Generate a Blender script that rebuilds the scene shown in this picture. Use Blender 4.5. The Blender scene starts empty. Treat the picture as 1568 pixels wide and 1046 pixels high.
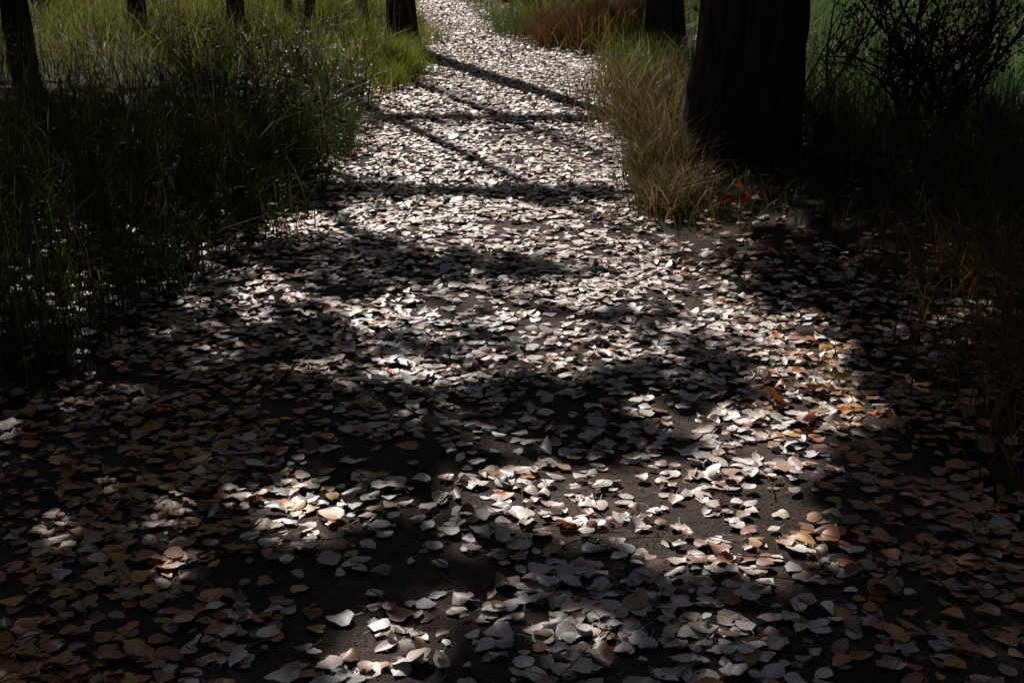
import bpy, math, random
import numpy as np
from mathutils import Vector
rng=np.random.default_rng(7); random.seed(7)
scene=bpy.context.scene
scene.view_settings.view_transform='Standard'; scene.view_settings.look='None'; scene.view_settings.exposure=0

# ---------------------------------------------------------------- helpers
def link(o,parent=None):
    scene.collection.objects.link(o)
    if parent is not None: o.parent=parent
    return o
def mesh_obj(name,V,F,mat,col=None,parent=None,smooth=True):
    me=bpy.data.meshes.new(name)
    V=np.ascontiguousarray(V,dtype=np.float32); F=np.ascontiguousarray(F,dtype=np.int32)
    me.vertices.add(len(V)); me.vertices.foreach_set('co',V.ravel())
    k=F.shape[1]
    me.loops.add(F.size); me.loops.foreach_set('vertex_index',F.ravel())
    me.polygons.add(len(F)); me.polygons.foreach_set('loop_start',np.arange(0,F.size,k,dtype=np.int32))
    me.polygons.foreach_set('loop_total',np.full(len(F),k,dtype=np.int32))
    if smooth: me.polygons.foreach_set('use_smooth',np.ones(len(F),dtype=bool))
    me.update(calc_edges=True)
    if col is not None:
        a=me.color_attributes.new('Col','FLOAT_COLOR','POINT')
        c=np.ones((len(V),4),dtype=np.float32); c[:,:3]=col
        a.data.foreach_set('color',c.ravel())
    me.materials.append(mat)
    return link(bpy.data.objects.new(name,me),parent)
def vnoise(x,y,seed=0):
    x=np.asarray(x,float);y=np.asarray(y,float)
    xi=np.floor(x);yi=np.floor(y);fx=x-xi;fy=y-yi
    fx=fx*fx*(3-2*fx);fy=fy*fy*(3-2*fy)
    def h(a,b):
        v=np.sin(a*127.1+b*311.7+seed*74.7)*43758.5453
        return v-np.floor(v)
    return (h(xi,yi)*(1-fx)+h(xi+1,yi)*fx)*(1-fy)+(h(xi,yi+1)*(1-fx)+h(xi+1,yi+1)*fx)*fy

# path outline (world metres)
LE=np.array([(-5,-1.7),(2,-1.6),(4,-1.45),(4.6,-1.37),(5.4,-1.32),(6.4,-1.2),(8,-1.14),(10.4,-1.04),(12.2,-.94),(14.7,-.86),(17.6,-.92),(20,-1.3),(25,-2.0),(35,-4.5),(60,-12)])
RE=np.array([(-5,1.5),(2,1.4),(4,1.15),(4.6,1.12),(5.4,1.05),(6.4,.82),(8,.66),(10.4,.76),(12.2,.86),(14.4,.93),(15.4,.68),(16.2,.25),(17.2,-.10),(20,-.40),(25,-.9),(35,-3.0),(60,-10.5)])
def ledge(y): return np.interp(y,LE[:,0],LE[:,1])
def redge(y): return np.interp(y,RE[:,0],RE[:,1])
def gh(x,y):
    x=np.asarray(x,float);y=np.asarray(y,float)
    d=np.maximum(ledge(y)-x,x-redge(y))
    m=np.clip(d/1.2,0,1)
    return m*(0.04+0.10*vnoise(x*.6,y*.6,3)+0.25*vnoise(x*.12,y*.12,5)*np.clip(d/6,0,1))

# ---------------------------------------------------------------- materials
def newmat(name):
    m=bpy.data.materials.new(name); m.use_nodes=True
    nt=m.node_tree; return m,nt,nt.nodes['Principled BSDF'],nt.nodes['Material Output']
def leafmat(name,rough=.42,trans=.25,spec=.5,noise_s=60,lo=.6,hi=1.25,light=False):
    m,nt,b,out=newmat(name); N=nt.nodes;L=nt.links
    a=N.new('ShaderNodeVertexColor'); a.layer_name='Col'
    colout=a.outputs['Color']
    if noise_s:
        tc=N.new('ShaderNodeTexCoord')
        nz=N.new('ShaderNodeTexNoise'); nz.inputs['Scale'].default_value=noise_s; nz.inputs['Detail'].default_value=2
        L.new(tc.outputs['Object'],nz.inputs['Vector'])
        mr=N.new('ShaderNodeMapRange'); mr.inputs['From Min'].default_value=.3; mr.inputs['From Max'].default_value=.7
        mr.inputs['To Min'].default_value=lo; mr.inputs['To Max'].default_value=hi
        L.new(nz.outputs['Fac'],mr.inputs['Value'])
        mx=N.new('ShaderNodeMix'); mx.data_type='RGBA'; mx.blend_type='MULTIPLY'; mx.inputs['Factor'].default_value=1
        L.new(a.outputs['Color'],mx.inputs['A']); L.new(mr.outputs['Result'],mx.inputs['B'])
        colout=mx.outputs['Result']
    L.new(colout,b.inputs['Base Color'])
    b.inputs['Roughness'].default_value=rough; b.inputs['Specular IOR Level'].default_value=spec
    base=b.outputs[0]
    if light:
        d=N.new('ShaderNodeBsdfDiffuse');L.new(colout,d.inputs['Color']);base=d.outputs[0]
        if spec>0:
            g=N.new('ShaderNodeBsdfGlossy');g.inputs['Roughness'].default_value=rough;g.inputs['Color'].default_value=(.8,.8,.8,1)
            mg=N.new('ShaderNodeMixShader');mg.inputs[0].default_value=spec;L.new(base,mg.inputs[1]);L.new(g.outputs[0],mg.inputs[2]);base=mg.outputs[0]
        N.remove(b);L.new(base,out.inputs['Surface'])
    if trans>0:
        t=N.new('ShaderNodeBsdfTranslucent'); L.new(colout,t.inputs['Color'])
        ms=N.new('ShaderNodeMixShader'); ms.inputs[0].default_value=trans
        L.new(base,ms.inputs[1]); L.new(t.outputs[0],ms.inputs[2]); L.new(ms.outputs[0],out.inputs['Surface'])
    return m
M_leaf=leafmat('fallen_leaf',.50,0,.9,120,.74,1.12)
M_grass=leafmat('grass_blade',.4,.40,.04,0,light=True)
M_canopy=leafmat('canopy_leaf',.5,0,0,0,light=True)
def soilmat(name,c1,c2,scale,bump):
    m,nt,b,out=newmat(name);N=nt.nodes;L=nt.links
    tc=N.new('ShaderNodeTexCoord')
    n1=N.new('ShaderNodeTexNoise');n1.inputs['Scale'].default_value=scale;n1.inputs['Detail'].default_value=6;n1.inputs['Roughness'].default_value=.7
    n2=N.new('ShaderNodeTexNoise');n2.inputs['Scale'].default_value=2.2;n2.inputs['Detail'].default_value=3
    v=N.new('ShaderNodeTexVoronoi');v.inputs['Scale'].default_value=scale*4
    for n in (n1,n2,v): L.new(tc.outputs['Object'],n.inputs['Vector'])
    ad=N.new('ShaderNodeMath');ad.operation='MULTIPLY_ADD';ad.inputs[1].default_value=.5
    L.new(n2.outputs['Fac'],ad.inputs[0])
    hm=N.new('ShaderNodeMath');hm.operation='MULTIPLY';hm.inputs[1].default_value=.5;L.new(n1.outputs['Fac'],hm.inputs[0]);L.new(hm.outputs[0],ad.inputs[2])
    cr=N.new('ShaderNodeValToRGB');cr.color_ramp.elements[0].position=.38;cr.color_ramp.elements[1].position=.62
    cr.color_ramp.elements[0].color=(*c1,1);cr.color_ramp.elements[1].color=(*c2,1)
    L.new(ad.outputs[0],cr.inputs['Fac']);L.new(cr.outputs['Color'],b.inputs['Base Color'])
    hh=N.new('ShaderNodeMath');hh.operation='SUBTRACT';L.new(n1.outputs['Fac'],hh.inputs[0])
    vm=N.new('ShaderNodeMath');vm.operation='MULTIPLY';vm.inputs[1].default_value=.35;L.new(v.outputs['Distance'],vm.inputs[0]);L.new(vm.outputs[0],hh.inputs[1])
    bp=N.new('ShaderNodeBump');bp.inputs['Strength'].default_value=bump;bp.inputs['Distance'].default_value=.012
    L.new(hh.outputs[0],bp.inputs['Height']);L.new(bp.outputs[0],b.inputs['Normal'])
    b.inputs['Roughness'].default_value=.9;b.inputs['Specular IOR Level'].default_value=.15
    return m
M_ground=soilmat('forest_soil',(.018,.011,.007),(.05,.032,.018),18,.8)
M_path=soilmat('path_dirt',(.046,.031,.026),(.12,.085,.068),38,.9)
M_peb=leafmat('pebble',.8,0,0,0,light=True)
def barkmat():
    m,nt,b,out=newmat('bark');N=nt.nodes;L=nt.links
    tc=N.new('ShaderNodeTexCoord');mp=N.new('ShaderNodeMapping');mp.inputs['Scale'].default_value=(14,14,2.2)
    L.new(tc.outputs['Object'],mp.inputs['Vector'])
    n=N.new('ShaderNodeTexNoise');n.inputs['Scale'].default_value=1.5;n.inputs['Detail'].default_value=9;n.inputs['Roughness'].default_value=.65
    L.new(mp.outputs[0],n.inputs['Vector'])
    cr=N.new('ShaderNodeValToRGB');cr.color_ramp.elements[0].position=.4;cr.color_ramp.elements[1].position=.65
    cr.color_ramp.elements[0].color=(.010,.008,.007,1);cr.color_ramp.elements[1].color=(.075,.06,.052,1)
    L.new(n.outputs['Fac'],cr.inputs['Fac']);L.new(cr.outputs[0],b.inputs['Base Color'])
    bp=N.new('ShaderNodeBump');bp.inputs['Strength'].default_value=1;bp.inputs['Distance'].default_value=.05
    L.new(n.outputs['Fac'],bp.inputs['Height']);L.new(bp.outputs[0],b.inputs['Normal'])
    b.inputs['Roughness'].default_value=.9;b.inputs['Specular IOR Level'].default_value=.2
    return m
M_bark=barkmat()

# ---------------------------------------------------------------- sun geometry and the ground light map that shapes the unseen tree crowns
EL=math.radians(40);AZ=math.radians(21)
S=np.array([-math.sin(AZ)*math.cos(EL),math.cos(AZ)*math.cos(EL),math.sin(EL)])
blobs=[(.28,3.62,.40,.26,2.4),(.56,3.34,.24,.18,1.6),(-.62,3.58,.34,.13,1.3),(.05,2.95,.25,.16,.8),(-.3,2.8,.13,.14,.8),(.55,2.9,.12,.1,.5),
 (.80,4.12,.22,.26,1.9),(1.0,4.55,.18,.28,1.9),(1.04,5.1,.16,.3,1.7),(.80,5.6,.28,.33,1.7),(.3,5.0,.33,.2,1.1),(-.02,4.85,.3,.22,.9),
 (-.48,4.72,.2,.12,1.2),(-.4,5.5,.28,.3,1.3),(.35,5.85,.3,.25,1.5),(.05,5.35,.2,.15,1.0),(-.15,4.3,.18,.1,.6),(.45,4.4,.16,.12,.8),(.25,6.95,.5,.5,2.2),(-.3,7.25,.45,.42,2.0),(.62,6.5,.22,.3,1.6),
 (-1.0,7.1,.2,.22,1.8),(-1.05,5.7,.2,.18,.6),(-.8,6.2,.2,.15,.5),(0,9.3,.9,1.05,3.0),(-.05,12.5,1.0,1.3,3.0),(0,14.8,1.05,1.5,3.0),(-.5,17.2,.8,1.4,2.4),
 (.92,8.2,.28,1.6,1.2),(1.0,10.5,.45,2.,1.3),(1.0,12.5,.5,2.,1.2),(-1.1,14.0,.45,1.3,1.8),(1.35,6.95,.12,.12,.9),
 (0,10.85,1.1,.15,-2.9),(0,7.98,.9,.13,-2.5),(-.2,6.27,.5,.15,-2.0),(-.1,12.3,.7,.12,-1.6),(-.3,15.5,.6,.15,-1.6),(-.75,6.6,.25,.2,-.8)]
def lit(x,y,ns=True):
    L=np.zeros_like(x)
    for cx,cy,sx,sy,a in blobs: L+=a*np.exp(-((x-cx)/sx)**2-((y-cy)/sy)**2)
    L+=np.where(y<4.6,.03,.10)
    pat=.1+1.6*vnoise(x*.55,y*.4,77)
    L+=np.where((x<-1.5)&(y>10.0),1.0*np.clip((y-10.0)/4,0,1)*pat,0)+np.where((x>1.8)&(y>9.5),2.2*np.clip((y-9.5)/2,0,1)*(.5+.5*pat),0)+np.where(y>17.5,1.2*pat,0)
    if not ns: return L
    n=.5*vnoise(x*4.5,y*3.6,41)+.5*vnoise(x*10,y*8,42)
    return np.clip(L*(.25+1.5*n)+(n-.5)*.2,0,1)
def drop(P):
    t=P[:,2]/S[2];return P[:,0]-S[0]*t,P[:,1]-S[1]*t

# ---------------------------------------------------------------- ground + path
def grid(xs,ys,zf):
    X,Y=np.meshgrid(xs,ys); Z=zf(X,Y)
    V=np.stack([X.ravel(),Y.ravel(),Z.ravel()],1)
    nx=len(xs);ny=len(ys)
    i=np.arange(nx-1);j=np.arange(ny-1);I,J=np.meshgrid(i,j)
    a=(J*nx+I).ravel()
    return V,np.stack([a,a+1,a+1+nx,a+nx],1)
xs=np.concatenate([np.array([-400,-150,-70,-35,-20]),np.arange(-12,12.01,.2),np.array([20,35,70,150,400])])
ys=np.concatenate([np.array([-400,-150,-70,-30,-12]),np.arange(-5,40.01,.25),np.array([50,80,150,400])])
V,F=grid(xs,ys,lambda x,y:gh(x,y)-.004)
mesh_obj('ground',V,F,M_ground)
ys=np.concatenate([np.arange(-4,12,.1),np.arange(12,59,.4)])
T=np.linspace(0,1,25); P=[]
for y in ys:
    l=float(ledge(y))-.08;r=float(redge(y))+.08
    jl=.12*(vnoise(y*1.7,0,1)-.5);jr=.12*(vnoise(y*1.7,9,2)-.5)
    for t in T: P.append((l+jl+(r+jr-l-jl)*t,y,0))
P=np.array(P); P[:,2]=.004+gh(P[:,0],P[:,1])*1.0+.006*vnoise(P[:,0]*4,P[:,1]*4,8)
a=(np.arange(len(ys)-1)[:,None]*25+np.arange(24)[None,:]).ravel()
mesh_obj('dirt_path',P,np.stack([a,a+1,a+26,a+25],1),M_path)
n=16000
px=rng.uniform(-1.4,1.3,n);py=2.0+7*rng.random(n)**1.5
r=rng.uniform(.0012,.0045,n)*(1+1.0*(rng.random(n)>.97))
oc=np.array([(1,0,0),(0,1,0),(-1,0,0),(0,-1,0),(0,0,.7),(0,0,-.5)],float)
V=oc[None]*r[:,None,None]*(1+.5*rng.uniform(-1,1,(n,6,1)))
V+=np.stack([px,py,.008+.006*vnoise(px*4,py*4,8)],1)[:,None]
tri=np.array([(0,1,4),(1,2,4),(2,3,4),(3,0,4),(1,0,5),(2,1,5),(3,2,5),(0,3,5)])
F=(tri[None]+6*np.arange(n)[:,None,None]).reshape(-1,3)
c=np.array([.15,.115,.095])*rng.uniform(.5,1.8,(n,1));mesh_obj('gravel',V.reshape(-1,3),F,M_peb,np.repeat(c,6,0),smooth=False)

# ---------------------------------------------------------------- leaf builder
def leaves(pos,size,tilt,yaw,col,cols=5,aspect=.84,petiole=True,restz=True,curl=1.0):
    n=len(pos)
    curl=np.full(n,curl)*np.where(rng.random(n)>.86,2.6,1.0)
    us=np.array([0,.06,.22,.45,.68,.87,.96,1.0]); wp=np.array([.08,.55,.93,1.0,.78,.40,.14,.02])
    cs=np.linspace(-1,1,cols)
    U,C=np.meshgrid(us,cs,indexing='ij');W=np.repeat(wp[:,None],cols,1)
    u=U.ravel()-.5;x=(C*W).ravel()*.5*aspect;cc=(C*W).ravel();ang=np.arctan2(x,u)
    k=len(u)
    a=rng.normal(0,.13,n)*curl;b=rng.normal(0,.14,n)*curl;t=rng.normal(0,.28,n)*curl;f=rng.normal(.0,.07,n)*curl
    ph=rng.uniform(0,6.3,n)
    z=a[:,None]*cc**2*.5+b[:,None]*u**2*1.4+t[:,None]*(x*u)[None]+f[:,None]*np.abs(cc)*.5+.03*curl[:,None]*np.sin(ph[:,None]+u[None]*9+cc[None]*3)*np.abs(cc)
    asp=rng.uniform(.62,1.15,n)
    skew=rng.normal(0,.16,n)
    lx=x[None]*asp[:,None]+skew[:,None]*(u**2)[None];ly=np.repeat(u[None],n,0)
    edgejit=1+(rng.normal(0,.06,(n,k))+.09*np.sin(3*ang[None]+ph[:,None])+.05*np.sin(7*ang[None]+2.3*ph[:,None]))*(np.abs(cc)>.2)[None]
    Pn=np.stack([lx*edgejit,ly*edgejit**.5,z],2)
    fx=us.size
    idx=(np.arange(fx-1)[:,None]*cols+np.arange(cols-1)[None,:]).ravel()
    Fq=np.stack([idx,idx+1,idx+1+cols,idx+cols],1)
    if petiole:
        q=np.zeros((n,6,3));L=rng.uniform(.0,.7,n);bend=rng.normal(0,.2,n)
        for i,s in enumerate((0,.5,1)):
            yy=-.5-s*L;xx=bend*s*s
            q[:,2*i,0]=xx-.011;q[:,2*i+1,0]=xx+.011;q[:,2*i,1]=yy;q[:,2*i+1,1]=yy
            q[:,2*i,2]=q[:,2*i+1,2]=b*.35+.02*s
        Pn=np.concatenate([Pn,q],1)
        Fq=np.concatenate([Fq,np.array([(k,k+1,k+3,k+2),(k+2,k+3,k+5,k+4)])])
        k+=6
    Pn*=size[:,None,None]
    ct,st=np.cos(tilt)[:,None],np.sin(tilt)[:,None]
    ax=rng.uniform(0,2*np.pi,n);ca,sa=np.cos(ax)[:,None],np.sin(ax)[:,None]
    X=Pn[...,0]*ca+Pn[...,1]*sa;Y=-Pn[...,0]*sa+Pn[...,1]*ca;Z=Pn[...,2]
    X,Z=X*ct+Z*st,-X*st+Z*ct
    cy,sy=np.cos(yaw)[:,None],np.sin(yaw)[:,None]
    X,Y=X*cy-Y*sy,X*sy+Y*cy
    if restz: Z=Z-np.quantile(Z,.12,axis=1)[:,None]
    Vv=np.stack([X+pos[:,0:1],Y+pos[:,1:2],Z+pos[:,2:3]],2)
    Ff=(Fq[None]+k*np.arange(n)[:,None,None]).reshape(-1,4)
    tone=1-.16*rng.random((n,1))*np.concatenate([np.abs(cc),np.zeros(k-len(cc))])[None]-.12*rng.random((n,k))
    cv=np.repeat(col[:,None,:],k,1)*tone[...,None]
    return Vv.reshape(-1,3),Ff,cv.reshape(-1,3)
def join(parts):
    Vs,Fs,Cs=[],[],[];o=0
    for v,f,c in parts:
        Vs.append(v);Fs.append(f+o);Cs.append(c);o+=len(v)
    return np.concatenate(Vs),np.concatenate(Fs),np.concatenate(Cs)
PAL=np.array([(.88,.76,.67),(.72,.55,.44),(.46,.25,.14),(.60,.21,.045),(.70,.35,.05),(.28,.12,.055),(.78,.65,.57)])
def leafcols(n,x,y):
    # brown-orange leaves lie along the verges; sunlit centre painted paler to carry the glare
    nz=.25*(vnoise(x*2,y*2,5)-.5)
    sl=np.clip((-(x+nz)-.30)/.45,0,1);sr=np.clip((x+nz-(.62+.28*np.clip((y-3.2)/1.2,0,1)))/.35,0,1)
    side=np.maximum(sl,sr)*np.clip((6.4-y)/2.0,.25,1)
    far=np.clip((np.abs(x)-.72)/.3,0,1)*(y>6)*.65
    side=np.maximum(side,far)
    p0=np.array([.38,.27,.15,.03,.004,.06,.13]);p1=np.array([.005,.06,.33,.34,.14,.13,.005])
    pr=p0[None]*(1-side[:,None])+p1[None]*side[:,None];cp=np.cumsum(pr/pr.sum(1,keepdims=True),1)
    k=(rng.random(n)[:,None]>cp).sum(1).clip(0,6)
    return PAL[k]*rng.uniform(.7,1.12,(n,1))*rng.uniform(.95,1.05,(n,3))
def litter(x,y):
    l=ledge(y);r=redge(y)
    d=np.maximum(l-x,x-r)
    base=860*np.exp(-np.maximum(d,0)/1.1)
    base=np.maximum(base,40)
    bare=.36*np.exp(-((x-.35)/.36)**2-((y-3.6)/.4)**2)+.6*np.exp(-((x+.25)/.22)**2-((y-3.2)/.6)**2)+.2*np.exp(-((x-.0)/.5)**2-((y-4.2)/.8)**2)+.35*np.exp(-((x-.1)/.5)**2-((y-2.75)/.4)**2)
    base=base*(1-np.clip(bare,0,.8))*(.42+.92*vnoise(x*2.3,y*2.3,11))*np.clip(.25+1.3*vnoise(x*7,y*7,12),0,1.5)
    base=np.where((x>r)&(y>6.5),base*.25,base)
    base=np.where((x>r)&(y<=6.5),base*.8,base)
    base=np.where((x<l-.1)&(y>4.5),base*.45,base)
    return base
def scatter(x0,x1,y0,y1,fn,mx):
    n=int((x1-x0)*(y1-y0)*mx);x=rng.uniform(x0,x1,n);y=rng.uniform(y0,y1,n)
    k=rng.random(n)*mx<fn(x,y);return x[k],y[k]
parts=[]
for (x0,x1,y0,y1,cols,pet) in [(-2.6,3.2,1.8,6,5,True),(-2.6,2.8,6,9,3,True),(-2.4,2.4,9,13,3,False),(-2.6,2.2,13,26,3,False)]:
    x,y=scatter(x0,x1,y0,y1,litter,1150)
    n=len(x);sz=np.clip(rng.normal(.046,.013,n),.018,.085)
    tl=np.abs(rng.normal(0,.11,n))+(rng.random(n)>.92)*rng.uniform(0,.6,n)
    z=gh(x,y)+.010+rng.random(n)**1.5*.016
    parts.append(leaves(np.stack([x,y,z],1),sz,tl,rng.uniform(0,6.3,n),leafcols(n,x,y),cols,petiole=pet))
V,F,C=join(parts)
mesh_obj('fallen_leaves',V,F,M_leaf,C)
sp=np.array([(.87,4.42,.050),(.94,4.27,.030),(.20,3.42,.03),(.14,3.47,.028),(1.16,7.22,.20),(1.20,7.2,.15),(1.13,7.25,.13)])
n=len(sp)
V,F,C=leaves(sp,np.array([.10,.085,.055,.06,.07,.065,.06]),np.array([.9,.7,.6,.5,1.0,1.1,1.0]),np.array([.6,2.4,4.,1.,.5,2.,5.]),np.tile(np.array([[.50,.12,.03]]),(n,1))*rng.uniform(.7,1.1,(n,1)),5,restz=False,curl=2.2,aspect=.95)
M_or=leafmat('orange_leaf',.5,.35,.3,60)
mesh_obj('upright_orange_leaves',V,F,M_or,C)

# ---------------------------------------------------------------- tubes
def tubes(polys,sides=6):
    Vs=[];Fs=[];o=0
    for pts,rad in polys:
        pts=np.asarray(pts,float);rad=np.asarray(rad,float);m=len(pts)
        d=np.gradient(pts,axis=0);d/=np.linalg.norm(d,axis=1,keepdims=True)+1e-9
        ref=np.array([0,0,1.]) if abs(d[:,2]).mean()<.8 else np.array([1.,0,0])
        s=np.cross(d,ref);s/=np.linalg.norm(s,axis=1,keepdims=True)+1e-9;t=np.cross(d,s)
        an=np.arange(sides)*2*np.pi/sides
        ring=pts[:,None]+rad[:,None,None]*(np.cos(an)[None,:,None]*s[:,None]+np.sin(an)[None,:,None]*t[:,None])
        Vs.append(ring.reshape(-1,3))
        i=np.arange(m-1)[:,None]*sides;j=np.arange(sides)[None];jn=(j+1)%sides
        Fs.append(np.stack([(i+j).ravel(),(i+jn).ravel(),(i+sides+jn).ravel(),(i+sides+j).ravel()],1)+o);o+=m*sides
    return np.concatenate(Vs),np.concatenate(Fs)
pl=[]
for i in range(520):
    y=2.3+6*random.random()**1.4;x=random.uniform(-1.6,1.7);L=random.uniform(.04,.26);a=random.uniform(0,6.3)
    m=6;t=np.linspace(0,1,m);bx=random.uniform(-.25,.25)*L
    X=x+np.cos(a)*L*t-np.sin(a)*bx*t*t;Y=y+np.sin(a)*L*t+np.cos(a)*bx*t*t
    Z=gh(X,Y)+.022+random.random()*.02+np.random.uniform(-.002,.002,m)
    r0=random.uniform(.0009,.0026);pl.append((np.stack([X,Y,Z],1),np.linspace(r0,r0*.4,m)))
V,F=tubes(pl,5);mesh_obj('twigs',V,F,M_peb,np.tile(np.array([[.14,.095,.065]]),(len(V),1)))

# ---------------------------------------------------------------- grass
def blades(x,y,h,w,lean,col,seg=3,z0=None):
    n=len(x);z=gh(x,y)-.01 if z0 is None else z0
    ts=np.linspace(0,1,seg+1);wf=1-ts**1.6*.93
    a=rng.uniform(0,6.3,n);b=rng.uniform(0,6.3,n)
    V=np.zeros((n,seg+1,2,3))
    for i,t in enumerate(ts):
        off=h*lean*t**2
        cx=x+np.cos(a)*off;cy=y+np.sin(a)*off;cz=z+h*t*(1-.35*lean*t)
        dx=np.cos(b)*w*wf[i]*.5;dy=np.sin(b)*w*wf[i]*.5
        V[:,i,0]=np.stack([cx-dx,cy-dy,cz],1);V[:,i,1]=np.stack([cx+dx,cy+dy,cz],1)
    f=np.array([(2*i,2*i+1,2*i+3,2*i+2) for i in range(seg)])
    k=2*(seg+1);F=(f[None]+k*np.arange(n)[:,None,None]).reshape(-1,4)
    g=np.repeat(col[:,None,:],k,1)
    return V.reshape(-1,3),F,g.reshape(-1,3)
def gcol(x,y):
    n=len(x)
    g=np.array([.045,.064,.016]);yl=np.array([.16,.15,.03]);st=np.array([.24,.165,.08]);br=np.array([.13,.06,.025])
    m=vnoise(x*.5,y*.5,21);r=rng.random(n)
    c=np.where((r<.5)[:,None],g,np.where((r<.5+.35*m)[:,None],yl,np.where((r<.9)[:,None],g*1.2,st)))
    dry=np.exp(-((x-1.0)/.45)**2)*((y>6)&(y<13))
    k=rng.random(n)<dry*.5;c=np.where(k[:,None],np.where((rng.random(n)<.5)[:,None],st*1.2,br*1.5),c)
    far=np.clip((y-11)/5,0,1)*(.3+1.2*vnoise(x*.7,y*.5,91)).clip(0,1)*(x<1.8);c=c*(1+.6*far)[:,None];k=rng.random(n)<far*.55;c=np.where(k[:,None],np.array([.26,.28,.05]),c)  # far grass colour brightened to stand in for sunlight on it
    rg=(x>1.7)&(y>9.5);k=rg&(rng.random(n)<.8);c=np.where(k[:,None],np.array([.13,.23,.07]),c)  # right backdrop greener, with sunlight raised in its blade colour
    red=np.exp(-((x-.9)/.8)**2-((y-16.9)/1.1)**2);k=rng.random(n)<red*1.3;c=np.where(k[:,None],br*.9,c)
    return c*rng.uniform(.5,1.35,(n,1))
def gdens(x,y,full):
    l=ledge(y)+.02+.4*(vnoise(y*1.3,1,31)-.5)+.16*(vnoise(y*6,1,33)-.5);r=redge(y)+.05+.3*(vnoise(y*1.3,1,32)-.5)
    l=np.where(y<4.6,l-.15,l)
    d=np.maximum(l-x,x-r)
    g=np.where(d>0,full*(.25+1.2*vnoise(x*1.6,y*1.6,34)),0)*np.clip(.35+d/.3,0,1)
    verge=(x>r)&(y<6.8)
    g=np.where(verge,g*np.clip((x-r-.3)/1.2,.06,.7),g)
    return g
L_parts=[];R_parts=[]
def addgrass(x0,x1,y0,y1,full,w,h0,h1,store,lean=.6):
    x,y=scatter(x0,x1,y0,y1,lambda a,b:gdens(a,b,full),full*1.4)
    n=len(x);d=np.maximum(ledge(y)-x,x-redge(y))
    h=(h0+(h1-h0)*rng.random(n))*np.clip(.6+d/.8,.6,1)*(.35+1.0*vnoise(x*.9,y*.9,36))
    h=np.where((x>redge(y))&(y<6.8),h*.6,h)
    h=np.where((x>1.02)&(x<1.85)&(y>6.6)&(y<8.7),h*.4,h)
    ln=np.abs(rng.normal(lean,.34,n))
    store.append(blades(x,y,h,w*rng.uniform(.6,1.4,n),ln,gcol(x,y)))
addgrass(-4.0,-.8,1.5,10,700,.0072,.22,.70,L_parts)
addgrass(-9,-.5,10,26,210,.012,.2,.56,L_parts)
addgrass(.5,4.2,2,10,600,.0072,.22,.58,R_parts)
addgrass(.2,9,10,26,210,.012,.2,.6,R_parts)
addgrass(-2,3,15.5,26,220,.010,.2,.5,R_parts)
def weeds(n,x0,x1,y0,y1,store,hh=.5):
    x,y=rng.uniform(x0,x1,n),rng.uniform(y0,y1,n);k=(gdens(x,y,1)>.25)&(vnoise(x*.8,y*.8,55)>.45);x,y=x[k],y[k];n=len(x)
    H=rng.uniform(.22,hh,n);store.append(blades(x,y,H,np.full(n,.004),np.full(n,.15),gcol(x,y)))
    m=12;t=np.tile(np.linspace(.25,1,m),n);X=np.repeat(x,m)+rng.normal(0,.03,n*m);Y=np.repeat(y,m)+rng.normal(0,.03,n*m)
    Z=gh(X,Y)+np.repeat(H,m)*t*.97
    c=np.array([.045,.062,.025])*rng.uniform(.6,1.5,(n*m,1))
    store.append(leaves(np.stack([X,Y,Z],1),rng.uniform(.035,.075,n*m),rng.uniform(.1,1.1,n*m),rng.uniform(0,6.3,n*m),c,3,aspect=.26,petiole=False,restz=False))
weeds(800,-4.0,-1.1,2.5,13,L_parts);weeds(500,1.8,5,6,14,R_parts)
def heads(n,x0,x1,y0,y1,store):
    x,y=rng.uniform(x0,x1,n),rng.uniform(y0,y1,n);k=gdens(x,y,1)>.25;x,y=x[k],y[k];n=len(x)
    H=rng.uniform(.45,.85,n);c=np.tile(np.array([[.25,.19,.11]]),(n,1))*rng.uniform(.6,1.2,(n,1))
    store.append(blades(x,y,H,np.full(n,.003),np.full(n,.1),c,3))
    m=14;t=rng.uniform(.78,1.02,(n*m));X=np.repeat(x,m)+rng.normal(0,.014,n*m);Y=np.repeat(y,m)+rng.normal(0,.014,n*m)
    Z=gh(X,Y)+np.repeat(H,m)*t*.97
    store.append(blades(X,Y,np.full(n*m,.022),np.full(n*m,.004),np.full(n*m,.7),np.repeat(c,m,0),1,z0=Z))
heads(1200,-7,-1.2,4,20,L_parts);heads(700,1.8,7,8,20,R_parts)
def clump(cx,cy,s,n,h0,h1,sy=1.8,col=None):
    x=rng.normal(cx,s,n);y=rng.normal(cy,s*sy,n)
    return blades(x,y,rng.uniform(h0,h1,n),rng.uniform(.004,.009,n),rng.uniform(.3,1.0,n),gcol(x,y) if col is None else np.tile([col],(n,1))*rng.uniform(.6,1.3,(n,1)))
for a in [(-1.08,14.0,.12,700,.2,.42),(-1.05,13.0,.1,400,.15,.35),(-1.15,15,.12,500,.2,.42),(-1.3,10.0,.12,400,.15,.4),(-1.35,7.5,.1,300,.15,.35)]: L_parts.append(clump(*a,col=(.22,.26,.03) if a[1]>12 else None))
V,F,C=join(L_parts);mesh_obj('tall_grass',V,F,M_grass,C)
tu=[]
for cx,cy,s,n in [(.72,6.5,.12,160),(.9,5.6,.13,140),(1.12,4.7,.12,260),(1.0,6.0,.15,110),(.68,7.2,.1,140),(1.35,3.6,.2,60),(1.5,5,.2,150)]:
    x=rng.normal(cx,s,n);y=rng.normal(cy,s,n);tu.append(blades(x,y,rng.uniform(.04,.11,n),np.full(n,.004),rng.uniform(.4,1.4,n),np.tile([[.08,.10,.03]],(n,1))*rng.uniform(.6,1.3,(n,1))))
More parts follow.
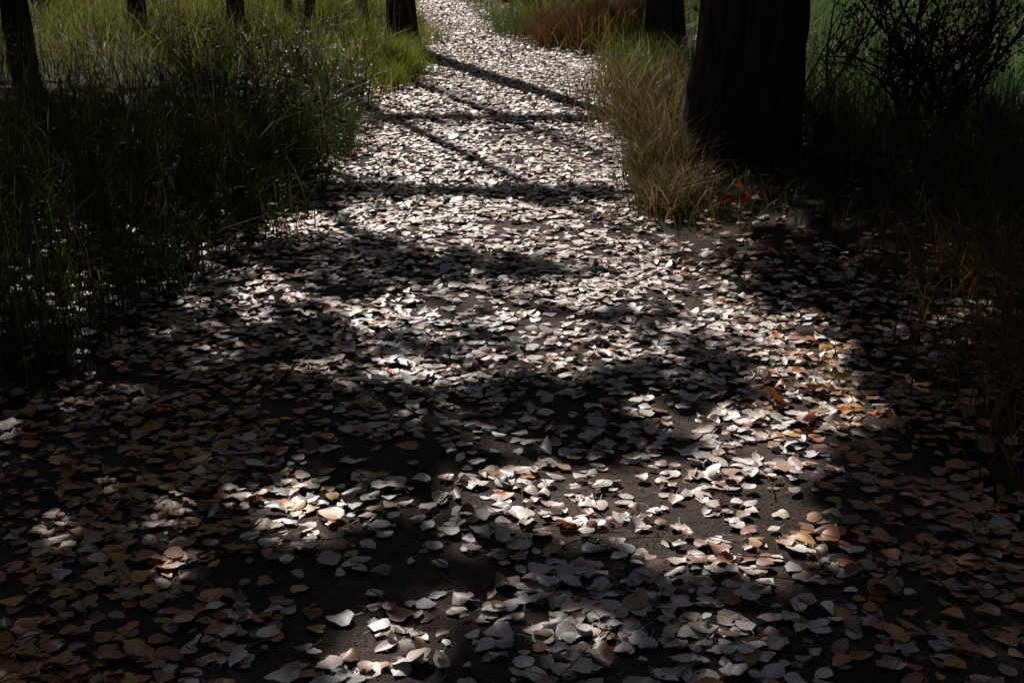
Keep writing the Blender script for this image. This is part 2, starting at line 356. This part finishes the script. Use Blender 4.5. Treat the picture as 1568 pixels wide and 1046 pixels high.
for a in [(.85,7.5,.09,800,.12,.36),(.88,8.5,.10,900,.18,.45),(1.0,10.2,.17,900,.25,.55),(1.05,12.0,.22,800,.25,.55),(1.2,13.8,.2,500,.25,.55)]: tu.append(clump(*a))
for a in [(.85,16.6,.28,1700,.3,.62),(1.4,17.2,.35,1200,.3,.6),(.6,17.4,.22,700,.25,.55)]: tu.append(clump(*a,sy=1.0,col=(.12,.05,.022)))
tu.append(clump(.15,18.2,.25,800,.2,.5,1.2,(.10,.15,.03)))
for a in [(1.75,4.6,.16,350,.15,.42),(1.62,3.9,.12,220,.12,.35),(1.9,5.6,.2,350,.15,.45)]: tu.append(clump(*a,sy=1.5,col=(.24,.14,.045)))
V,F,C=join(R_parts+tu);mesh_obj('verge_grass',V,F,M_grass,C)

# ---------------------------------------------------------------- trees
trees=[('cottonwood_tree',1.38,8.65,.35,13),('cottonwood_tree',1.56,15.4,.21,11),('cottonwood_tree',-1.28,16.4,.165,11),
       ('cottonwood_tree',-4.35,12.8,.125,10),('cottonwood_tree',-3.02,16.0,.095,10),('cottonwood_tree',-4.15,16.2,.10,11),('cottonwood_tree',-2.33,16.8,.06,9),
       ('cottonwood_tree',-2.72,17.6,.05,9),('cottonwood_tree',-1.9,18.5,.06,10),('cottonwood_tree',3.9,22,.16,11),('cottonwood_tree',-.02,23.0,.13,11),
       ('cottonwood_tree',-6.6,16.5,.14,10),('cottonwood_tree',5.5,17,.15,11),('cottonwood_tree',-7.5,26,.2,12),('cottonwood_tree',-6.8,8.5,.2,12),('cottonwood_tree',-11,14,.2,12),('cottonwood_tree',6.5,11.5,.2,11),('cottonwood_tree',-4.6,23.5,.12,11)]
TX=np.array([(t[1],t[2]) for t in trees])
def cand(x0,x1,y0,y1,dn):
    nc=int((x1-x0)*(y1-y0)*dn);return rng.uniform(x0,x1,nc),rng.uniform(y0,y1,nc)
g1=cand(-6,6,5,22,320);g2=cand(-3,3.4,.5,5,620)
gx=np.concatenate([g1[0],g2[0]]);gy=np.concatenate([g1[1],g2[1]]);nc=len(gx)
D=(1-lit(gx,gy))**1.6  # keeps unseen canopy leaves only where their shadow is wanted on the ground
k=rng.random(nc)<D;gx,gy=gx[k],gy[k];n=len(gx)
H=rng.uniform(4.6,8.0,n)
cp=np.stack([gx,gy,np.zeros(n)],1)+S[None]*(H/S[2])[:,None]
who=np.argmin((cp[:,0:1]-TX[None,:,0])**2+(cp[:,1:2]-TX[None,:,1])**2,1)
def cards(P,s,col):
    n=len(P);a=rng.normal(size=(n,3));a/=np.linalg.norm(a,axis=1,keepdims=True)
    b=rng.normal(size=(n,3));b-=a*(a*b).sum(1,keepdims=True);b/=np.linalg.norm(b,axis=1,keepdims=True)
    s=s[:,None];V=np.stack([P-a*s,P+b*s*.75-a*s*.1,P+a*s,P-b*s*.75-a*s*.1],1)
    F=(np.arange(4)[None]+4*np.arange(n)[:,None]);return V.reshape(-1,3),F,np.repeat(col,4,0)
def curve(p0,p1,m=7,sag=.15):
    p0=np.array(p0,float);p1=np.array(p1,float);t=np.linspace(0,1,m)[:,None];L=np.linalg.norm(p1-p0)
    j=rng.normal(0,L*.025,(m,3));j[0]=0;j[-1]=0
    return p0+(p1-p0)*t+np.array([0,0,1])*(np.sin(t*np.pi)*L*sag)+j
def clear(c):
    x,y=drop(c[1:]);return lit(x,y,False).max()<.5
for ti,(nm,tx,ty,r,h) in enumerate(trees):
    e=link(bpy.data.objects.new(nm,None))
    zb=float(gh(tx,ty))-.1
    m=70;sd=40 if r>.15 else 20;zz=np.linspace(0,h,m)**1.25/h**.25
    lean=.06*math.sin(ti*2.1)*.4 if ti>2 else .0
    cx=tx+.25*r*np.sin(zz*.9+ti)+lean*zz;cy=ty+.2*r*np.cos(zz*.7+ti)
    rad=r*(1-.75*zz/h)*(1+(.2 if ti==0 else .35)*np.exp(-zz/.28))
    an=np.arange(sd)*2*np.pi/sd
    A,Z=np.meshgrid(an,zz)
    rid=np.abs(vnoise(A*sd/2/np.pi*.42+Z*.8,Z*2.2,50+ti)-.5)*2;rid2=vnoise(A*3,Z*3,60+ti)
    R=rad[:,None]*(1+.11*(rid-.5)+.05*(rid2-.5))
    Vt=np.stack([cx[:,None]+np.cos(A)*R,cy[:,None]+np.sin(A)*R,Z+zb],2).reshape(-1,3)
    i=np.arange(m-1)[:,None]*sd;j=np.arange(sd)[None];jn=(j+1)%sd
    Ft=np.stack([(i+j).ravel(),(i+jn).ravel(),(i+sd+jn).ravel(),(i+sd+j).ravel()],1)
    mesh_obj('trunk',Vt,Ft,M_bark,parent=e)
    pol=[]
    mine=cp[who==ti]
    if ti==3:
        for g0,g1_,hz,r0 in [((-1.3,8.25),(.9,7.75),5.0,.07),((-1.2,11.0),(.95,10.7),3.0,.06)]:
            p=np.array([(g0[0],g0[1],0),(g1_[0],g1_[1],0)])+S[None]*(hz/S[2])
            c0=curve((tx,ty,hz-.6),p[0],5,.02);c1=curve(p[0],p[1],8,.015);c=np.concatenate([c0,c1[1:]]);pol.append((c,np.linspace(r0,r0*.35,len(c))))
    nb=min(9,max(3,len(mine)//400))
    for b in range(nb):
        for tr in range(16):
            if len(mine)==0: tgt=np.array([tx+rng.uniform(-2,2),ty+rng.uniform(-2,2),h*.8])
            else: tgt=mine[rng.integers(len(mine))]
            hz=min(rng.uniform(.35,.7)*h,tgt[2]-.5);q=np.argmin(abs(zz-hz))
            c=curve((cx[q],cy[q],hz),tgt,8,.08)
            if clear(c) and np.linalg.norm(c[-1]-c[0])<7: break
        else: continue
        pol.append((c,np.linspace(max(.02,rad[q]*.4),.01,8)))
        for s in range(4):
            p=c[rng.integers(3,7)];c2=curve(p,p+rng.normal(0,.8,3)+[0,0,.3],5,.05)
            if clear(c2): pol.append((c2,np.linspace(.018,.005,5)))
    if pol:
        Vb,Fb=tubes(pol,7);mesh_obj('limbs',Vb,Fb,M_bark,parent=e)
    nu=1200 if len(mine)<200 else 500
    up=np.stack([rng.normal(tx,1.2,nu),rng.normal(ty,1.2,nu),rng.uniform(h*.75,h*1.08,nu)],1)
    x,y=drop(up);up=up[rng.random(nu)<(1-lit(x,y))**2]
    allp=np.concatenate([mine,up])
    c=np.array([.16,.13,.03])*rng.uniform(.5,1.4,(len(allp),1))
    Vc,Fc,Cc=cards(allp,rng.uniform(.06,.10,len(allp)),c);mesh_obj('shade_crown',Vc,Fc,M_canopy,Cc,parent=e,smooth=False)  # out-of-view leaves added to shade the ground after the light map

# ---------------------------------------------------------------- shrubs
def shrub(name,x,y,H,spread,nst,leafc,nleaf=1,th=1.0):
    e=link(bpy.data.objects.new(name,None));pol=[];lp=[]
    def grow(p,d,L,r,dep):
        m=6;pts=[p]
        for i in range(m-1):
            d=d+np.array([random.gauss(0,.11),random.gauss(0,.11),random.gauss(.03,.06)]);d=d/np.linalg.norm(d);pts.append(pts[-1]+d*L/(m-1))
        pol.append((np.array(pts),np.linspace(r,r*.55,m)))
        if dep<=2:
            for q in pts[1:]:
                for _ in range(nleaf):
                    if random.random()<.4: lp.append(q+np.array([random.gauss(0,.03) for _ in range(3)]))
        if dep>0:
            for c in range(random.choice((2,3,3))):
                q=pts[random.choice((1,2,3,4,5))];dd=d+np.array([random.gauss(0,.5),random.gauss(0,.5),random.gauss(.05,.25)]);dd/=np.linalg.norm(dd)
                grow(q,dd,L*random.uniform(.55,.8),r*.62,dep-1)
    for s in range(nst):
        a=random.uniform(0,6.3);d=np.array([math.cos(a)*spread,math.sin(a)*spread,1]);d/=np.linalg.norm(d)
        px,py=x+random.gauss(0,.12),y+random.gauss(0,.12)
        grow(np.array([px,py,float(gh(px,py))]),d,H*.36,random.uniform(.009,.018)*th,4)
    V,F=tubes(pol,5);mesh_obj('stems',V,F,M_bark,parent=e)
    P=np.array(lp);n=len(P);k=rng.random(n)
    c=np.where((k<.7)[:,None],np.array(leafc),np.where((k<.86)[:,None],np.array([.14,.12,.03]),np.array([.30,.07,.02])))*rng.uniform(.5,1.3,(n,1))
    V,F,C=leaves(P,rng.uniform(.022,.045,n),rng.uniform(0,1.3,n),rng.uniform(0,6.3,n),c,3,aspect=.6,petiole=False,restz=False)
    mesh_obj('foliage',V,F,M_grass,C,parent=e)
shrub('willow_shrub',2.5,8.9,1.7,.5,7,(.035,.05,.022),1,1.3)
shrub('willow_shrub',2.95,9.5,1.9,.5,6,(.035,.05,.022),1,1.3)
shrub('willow_shrub',2.25,10.0,1.6,.5,4,(.04,.06,.022),1,1.3)
shrub('willow_shrub',.3,20.5,1.3,.6,8,(.09,.12,.025),2)
shrub('willow_shrub',2.6,19.5,1.3,.6,7,(.08,.09,.025),2)
shrub('willow_shrub',-6.2,18.5,1.2,.6,7,(.05,.08,.02),2)
n=14000;a=rng.uniform(0,6.283,n);rr=rng.uniform(38,75,n);P=np.stack([rr*np.cos(a),rr*np.sin(a),rng.random(n)**.8*12*(.7+.5*vnoise(a*9,0,70))],1)
V,F,C=cards(P,rng.uniform(.5,1.1,n),np.array([.09,.085,.025])*rng.uniform(.4,1.5,(n,1)));mesh_obj('distant_trees',V,F,M_canopy,C,smooth=False)

# ---------------------------------------------------------------- light, world, camera
sd=bpy.data.lights.new('sun','SUN');sd.energy=5;sd.angle=math.radians(.5);sd.color=(1,.97,.93)
so=link(bpy.data.objects.new('sun',sd));so.rotation_mode='QUATERNION';so.rotation_quaternion=Vector(S).to_track_quat('Z','Y')
w=bpy.data.worlds.new('World');scene.world=w;w.use_nodes=True
nt=w.node_tree;bg=nt.nodes['Background'];sk=nt.nodes.new('ShaderNodeTexSky');sk.sky_type='NISHITA';sk.sun_disc=False
sk.sun_elevation=EL;sk.sun_rotation=-AZ;sk.dust_density=3.0;sk.air_density=.7
nt.links.new(sk.outputs[0],bg.inputs['Color']);bg.inputs['Strength'].default_value=.025
cd=bpy.data.cameras.new('camera');cam=link(bpy.data.objects.new('camera',cd));cd.lens=50;cd.sensor_width=36
cd.clip_end=1500;cam.location=(0,0,1.6);cam.rotation_euler=(math.radians(90-17.2),0,0);scene.camera=cam
